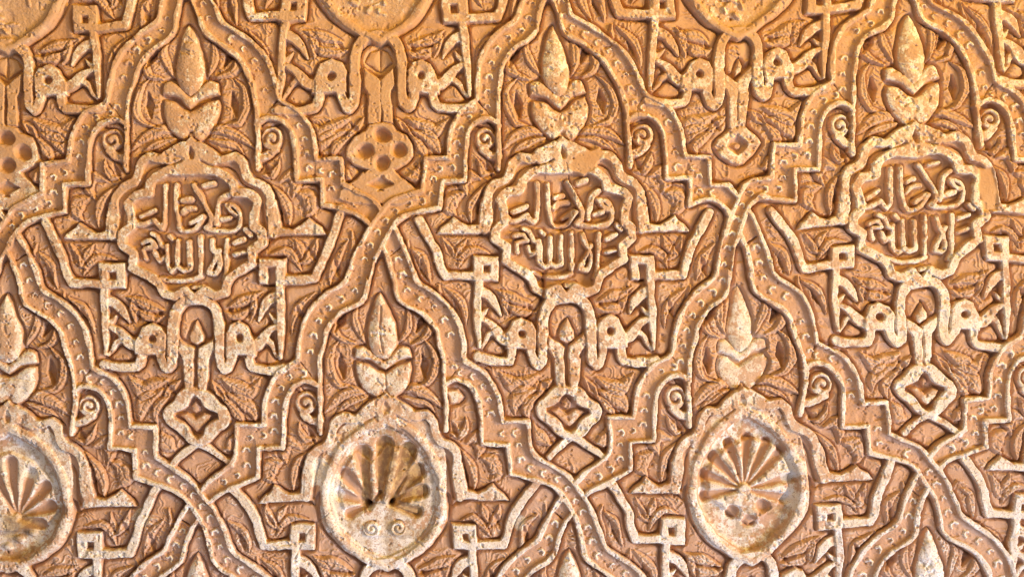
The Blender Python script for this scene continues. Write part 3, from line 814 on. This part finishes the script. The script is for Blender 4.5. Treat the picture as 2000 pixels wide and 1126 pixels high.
tint(STAIN, [(x / 3.075 + 590, y / 3.075 + 760) for x, y in ((440, 430), (500, 300), (640, 330), (730, 470), (755, 620), (710, 770), (540, 750), (470, 640))], .8, 14)
tint(STAIN, [(0, 1000), (60, 1000), (80, 1040), (40, 1060), (0, 1060)], .9, 26)
for c, rr in (((60, 915), 22), ((1545, 912), 26), ((1548, 975), 20), ((1015, 1020), 14), ((275, 1010), 16), ((650, 960), 26), ((622, 920), 24), ((700, 1060), 20)):
    P = [(c[0] + rr * math.cos(t), c[1] + rr * 1.25 * math.sin(t)) for t in np.linspace(0, 6.28, 14)[:-1]]
    tint(LIME, P, 1.0, 14)
    sl = win(c[0] - 50, c[0] + 50, c[1] - 60, c[1] + 60); STAIN[sl] *= 1 - np.clip(LIME[sl] - .75, 0, 1) * 3

# ------------------------------------------------------------------ to wall space (pixel directions meet the wall plane; height stands out from it)
REF = 20.0
dirs = fwd[None, None] + ((GX - 1000) / FPX)[..., None] * rgt + ((563 - GY) / FPX)[..., None] * upv
t = -CAM[1] / dirs[..., 1]
POS = CAM[None, None] + dirs * t[..., None]
POS[..., 1] = -(H - REF) * SC * 1.0
dx = np.gradient(POS, axis=1); dy = np.gradient(POS, axis=0)
NRM = np.cross(dy, dx); NRM /= np.linalg.norm(NRM, axis=2, keepdims=True)
if NRM[NY // 2, NX // 2, 1] > 0: NRM = -NRM

# ------------------------------------------------------------------ material
mat = bpy.data.materials.new('carved_stucco'); mat.use_nodes = True
nt = mat.node_tree; N = nt.nodes; K = nt.links
bsdf = N['Principled BSDF']
def node(t, **kw):
    n = N.new(t)
    for k, v in kw.items(): setattr(n, k, v)
    return n
def val(x):
    n = N.new('ShaderNodeValue'); n.outputs[0].default_value = x; return n.outputs[0]
def mth(op, a, b=None, clamp=False):
    n = node('ShaderNodeMath', operation=op, use_clamp=clamp)
    for i, q in enumerate((a, b)):
        if q is None: continue
        if isinstance(q, (int, float)): n.inputs[i].default_value = q
        else: K.new(q, n.inputs[i])
    return n.outputs[0]
def mix(f, a, b):
    n = node('ShaderNodeMix', data_type='RGBA')
    for q, s in ((f, n.inputs[0]), (a, n.inputs[6]), (b, n.inputs[7])):
        if isinstance(q, tuple): s.default_value = q + (1,)
        elif isinstance(q, (int, float)): s.default_value = q
        else: K.new(q, s)
    return n.outputs[2]
geo = node('ShaderNodeNewGeometry')
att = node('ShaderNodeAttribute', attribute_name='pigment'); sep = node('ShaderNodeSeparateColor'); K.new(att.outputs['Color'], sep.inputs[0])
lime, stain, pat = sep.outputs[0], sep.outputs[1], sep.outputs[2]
def noise(scale, detail=4, rough=.6):
    n = node('ShaderNodeTexNoise'); n.inputs['Scale'].default_value = scale; n.inputs['Detail'].default_value = detail; n.inputs['Roughness'].default_value = rough
    K.new(geo.outputs['Position'], n.inputs['Vector']); return n.outputs['Fac']
def ramp(f, a, b):
    n = node('ShaderNodeMapRange', interpolation_type='SMOOTHSTEP'); K.new(f, n.inputs[0]); n.inputs[1].default_value = a; n.inputs[2].default_value = b; return n.outputs[0]
clay = mix(ramp(noise(14, 5), .35, .68), (0.545, 0.325, 0.195), (0.605, 0.405, 0.285))
clay = mix(mth('MULTIPLY', ramp(noise(45, 5), .52, .72), .45), clay, (0.66, 0.45, 0.32))
clay = mix(mth('MULTIPLY', ramp(noise(7, 3), .5, .7), .30), clay, (0.55, 0.36, 0.29))
n1 = noise(430, 5, .72)
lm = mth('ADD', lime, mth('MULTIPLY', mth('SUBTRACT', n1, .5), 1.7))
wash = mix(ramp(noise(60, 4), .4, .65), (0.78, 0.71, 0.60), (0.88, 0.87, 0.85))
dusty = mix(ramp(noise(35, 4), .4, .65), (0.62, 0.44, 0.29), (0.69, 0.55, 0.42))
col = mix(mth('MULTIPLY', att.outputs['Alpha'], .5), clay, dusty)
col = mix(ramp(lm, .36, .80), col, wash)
col = mix(mth('MULTIPLY', pat, .75), col, mix(ramp(noise(25, 4), .4, .65), (0.55, 0.32, 0.16), (0.62, 0.40, 0.22)))
col = mix(mth('MULTIPLY', stain, .8), col, mix(ramp(noise(120, 5, .7), .42, .62), (0.24, 0.135, 0.045), (0.58, 0.42, 0.17)))
# pecks where the limewash has come off, and dark specks of dirt
col = mix(mth('MULTIPLY', mth('MULTIPLY', ramp(noise(560, 3, .65), .56, .63), ramp(lime, .2, .6)), .75), col, (0.36, 0.21, 0.12))
col = mix(mth('MULTIPLY', ramp(noise(620, 2), .68, .73), .8), col, (0.10, 0.06, 0.035))
K.new(col, bsdf.inputs['Base Color'])
bsdf.inputs['Roughness'].default_value = .66
bsdf.inputs['Specular IOR Level'].default_value = .3
bmp = node('ShaderNodeBump'); bmp.inputs['Strength'].default_value = .55; bmp.inputs['Distance'].default_value = .0016
bh = mth('ADD', mth('MULTIPLY', noise(420, 6, .7), 1.0), mth('MULTIPLY', noise(150, 4, .6), .8))
K.new(mth('MULTIPLY', bh, mth('SUBTRACT', 1.0, mth('MULTIPLY', pat, .35))), bmp.inputs['Height']); K.new(bmp.outputs[0], bsdf.inputs['Normal'])

# ------------------------------------------------------------------ objects: one mesh for each carved piece
root = bpy.data.objects.new('carved_stucco_panel', None); scn.collection.objects.link(root)
root['label'] = 'ochre and pink stucco wall panel carved with interlaced bands, inscriptions, palmettes and shells'
root['category'] = 'wall panel'

# each quad goes to the highest of its corners
q4 = np.stack([LAB[:-1, :-1], LAB[:-1, 1:], LAB[1:, :-1], LAB[1:, 1:]]); h4 = np.stack([H[:-1, :-1], H[:-1, 1:], H[1:, :-1], H[1:, 1:]])
QL = np.take_along_axis(q4, h4.argmax(0)[None], 0)[0].ravel()
cnt = np.bincount(QL, minlength=len(PARTS))
# scraps too small to be a piece go back to their owner
remap = np.arange(len(PARTS))
haskids = set(q['parent'] for q in PARTS if q['parent'] is not None)
for i, q in enumerate(PARTS):
    if i and cnt[i] < 14 and i not in haskids: remap[i] = q['parent'] if q['parent'] is not None else 0
QL = remap[QL]
def keep_largest(i):
    ids = np.flatnonzero(QL == i); left = set(ids.tolist()); comps = []
    w_ = NX - 1
    while left:
        st = [left.pop()]; comp = st[:]
        while st:
            a = st.pop()
            for b in (a - 1, a + 1, a - w_, a + w_, a - w_ - 1, a - w_ + 1, a + w_ - 1, a + w_ + 1):
                if b in left: left.remove(b); st.append(b); comp.append(b)
        comps.append(comp)
    comps.sort(key=len)
    back = PARTS[i]['parent'] if PARTS[i]['parent'] is not None else 0
    for comp in comps[:-1]: QL[np.array(comp)] = back
_o = np.argsort(QL, kind='stable')
for i, q in enumerate(PARTS):
    if q['name'] in ('leaf', 'letter', 'bead', 'scroll', 'flute', 'petal') and remap[i] == i and cnt[i]: keep_largest(i)
order_ = np.argsort(QL, kind='stable'); bounds = np.searchsorted(QL[order_], np.arange(len(PARTS) + 1))
VID = np.arange(NX * NY).reshape(NY, NX)
quads = np.stack([VID[:-1, :-1].ravel(), VID[1:, :-1].ravel(), VID[1:, 1:].ravel(), VID[:-1, 1:].ravel()], 1)
PV = POS.reshape(-1, 3).astype(np.float32); PN = NRM.reshape(-1, 3).astype(np.float32)
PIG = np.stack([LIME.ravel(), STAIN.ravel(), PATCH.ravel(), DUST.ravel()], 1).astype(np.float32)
OBJ = {}
def build(i):
    f = quads[order_[bounds[i]:bounds[i + 1]]]
    me = bpy.data.meshes.new(PARTS[i]['name'])
    if len(f):
        vid, inv = np.unique(f, return_inverse=True); inv = inv.reshape(-1).astype(np.int32)
        me.vertices.add(len(vid)); me.vertices.foreach_set('co', PV[vid].ravel())
        me.loops.add(len(inv)); me.loops.foreach_set('vertex_index', inv)
        me.polygons.add(len(f)); me.polygons.foreach_set('loop_start', np.arange(0, len(inv), 4, dtype=np.int32))
        me.update(calc_edges=True)
        me.polygons.foreach_set('use_smooth', np.ones(len(f), bool))
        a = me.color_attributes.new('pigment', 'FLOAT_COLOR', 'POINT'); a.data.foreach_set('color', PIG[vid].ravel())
        me.normals_split_custom_set_from_vertices(PN[vid])
        me.materials.append(mat)
    o = bpy.data.objects.new(PARTS[i]['name'], me); scn.collection.objects.link(o)
    return o
for i, q in enumerate(PARTS):
    if bounds[i + 1] - bounds[i] == 0 and i not in haskids: continue
    o = build(i); OBJ[i] = o
    o.parent = OBJ[q['parent']] if q['parent'] is not None else root
    if q['label']: o['label'] = q['label']
    if i == OUTER: o['kind'] = 'stuff'
# masonry behind the carving
bx0, bx1 = POS[..., 0].min(), POS[..., 0].max(); bz0, bz1 = POS[..., 2].min(), POS[..., 2].max(); yb = (REF + 24) * SC * 1.2
vv = [(x, y, z) for y in (yb, yb + .30) for x, z in ((bx0, bz0), (bx1, bz0), (bx1, bz1), (bx0, bz1))]
me = bpy.data.meshes.new('masonry_core'); me.from_pydata(vv, [], [(0, 1, 2, 3), (7, 6, 5, 4), (0, 4, 5, 1), (1, 5, 6, 2), (2, 6, 7, 3), (3, 7, 4, 0)]); me.materials.append(mat)
o = bpy.data.objects.new('masonry_core', me); scn.collection.objects.link(o); o.parent = root
print('parts', len(OBJ), 'quads', len(quads))
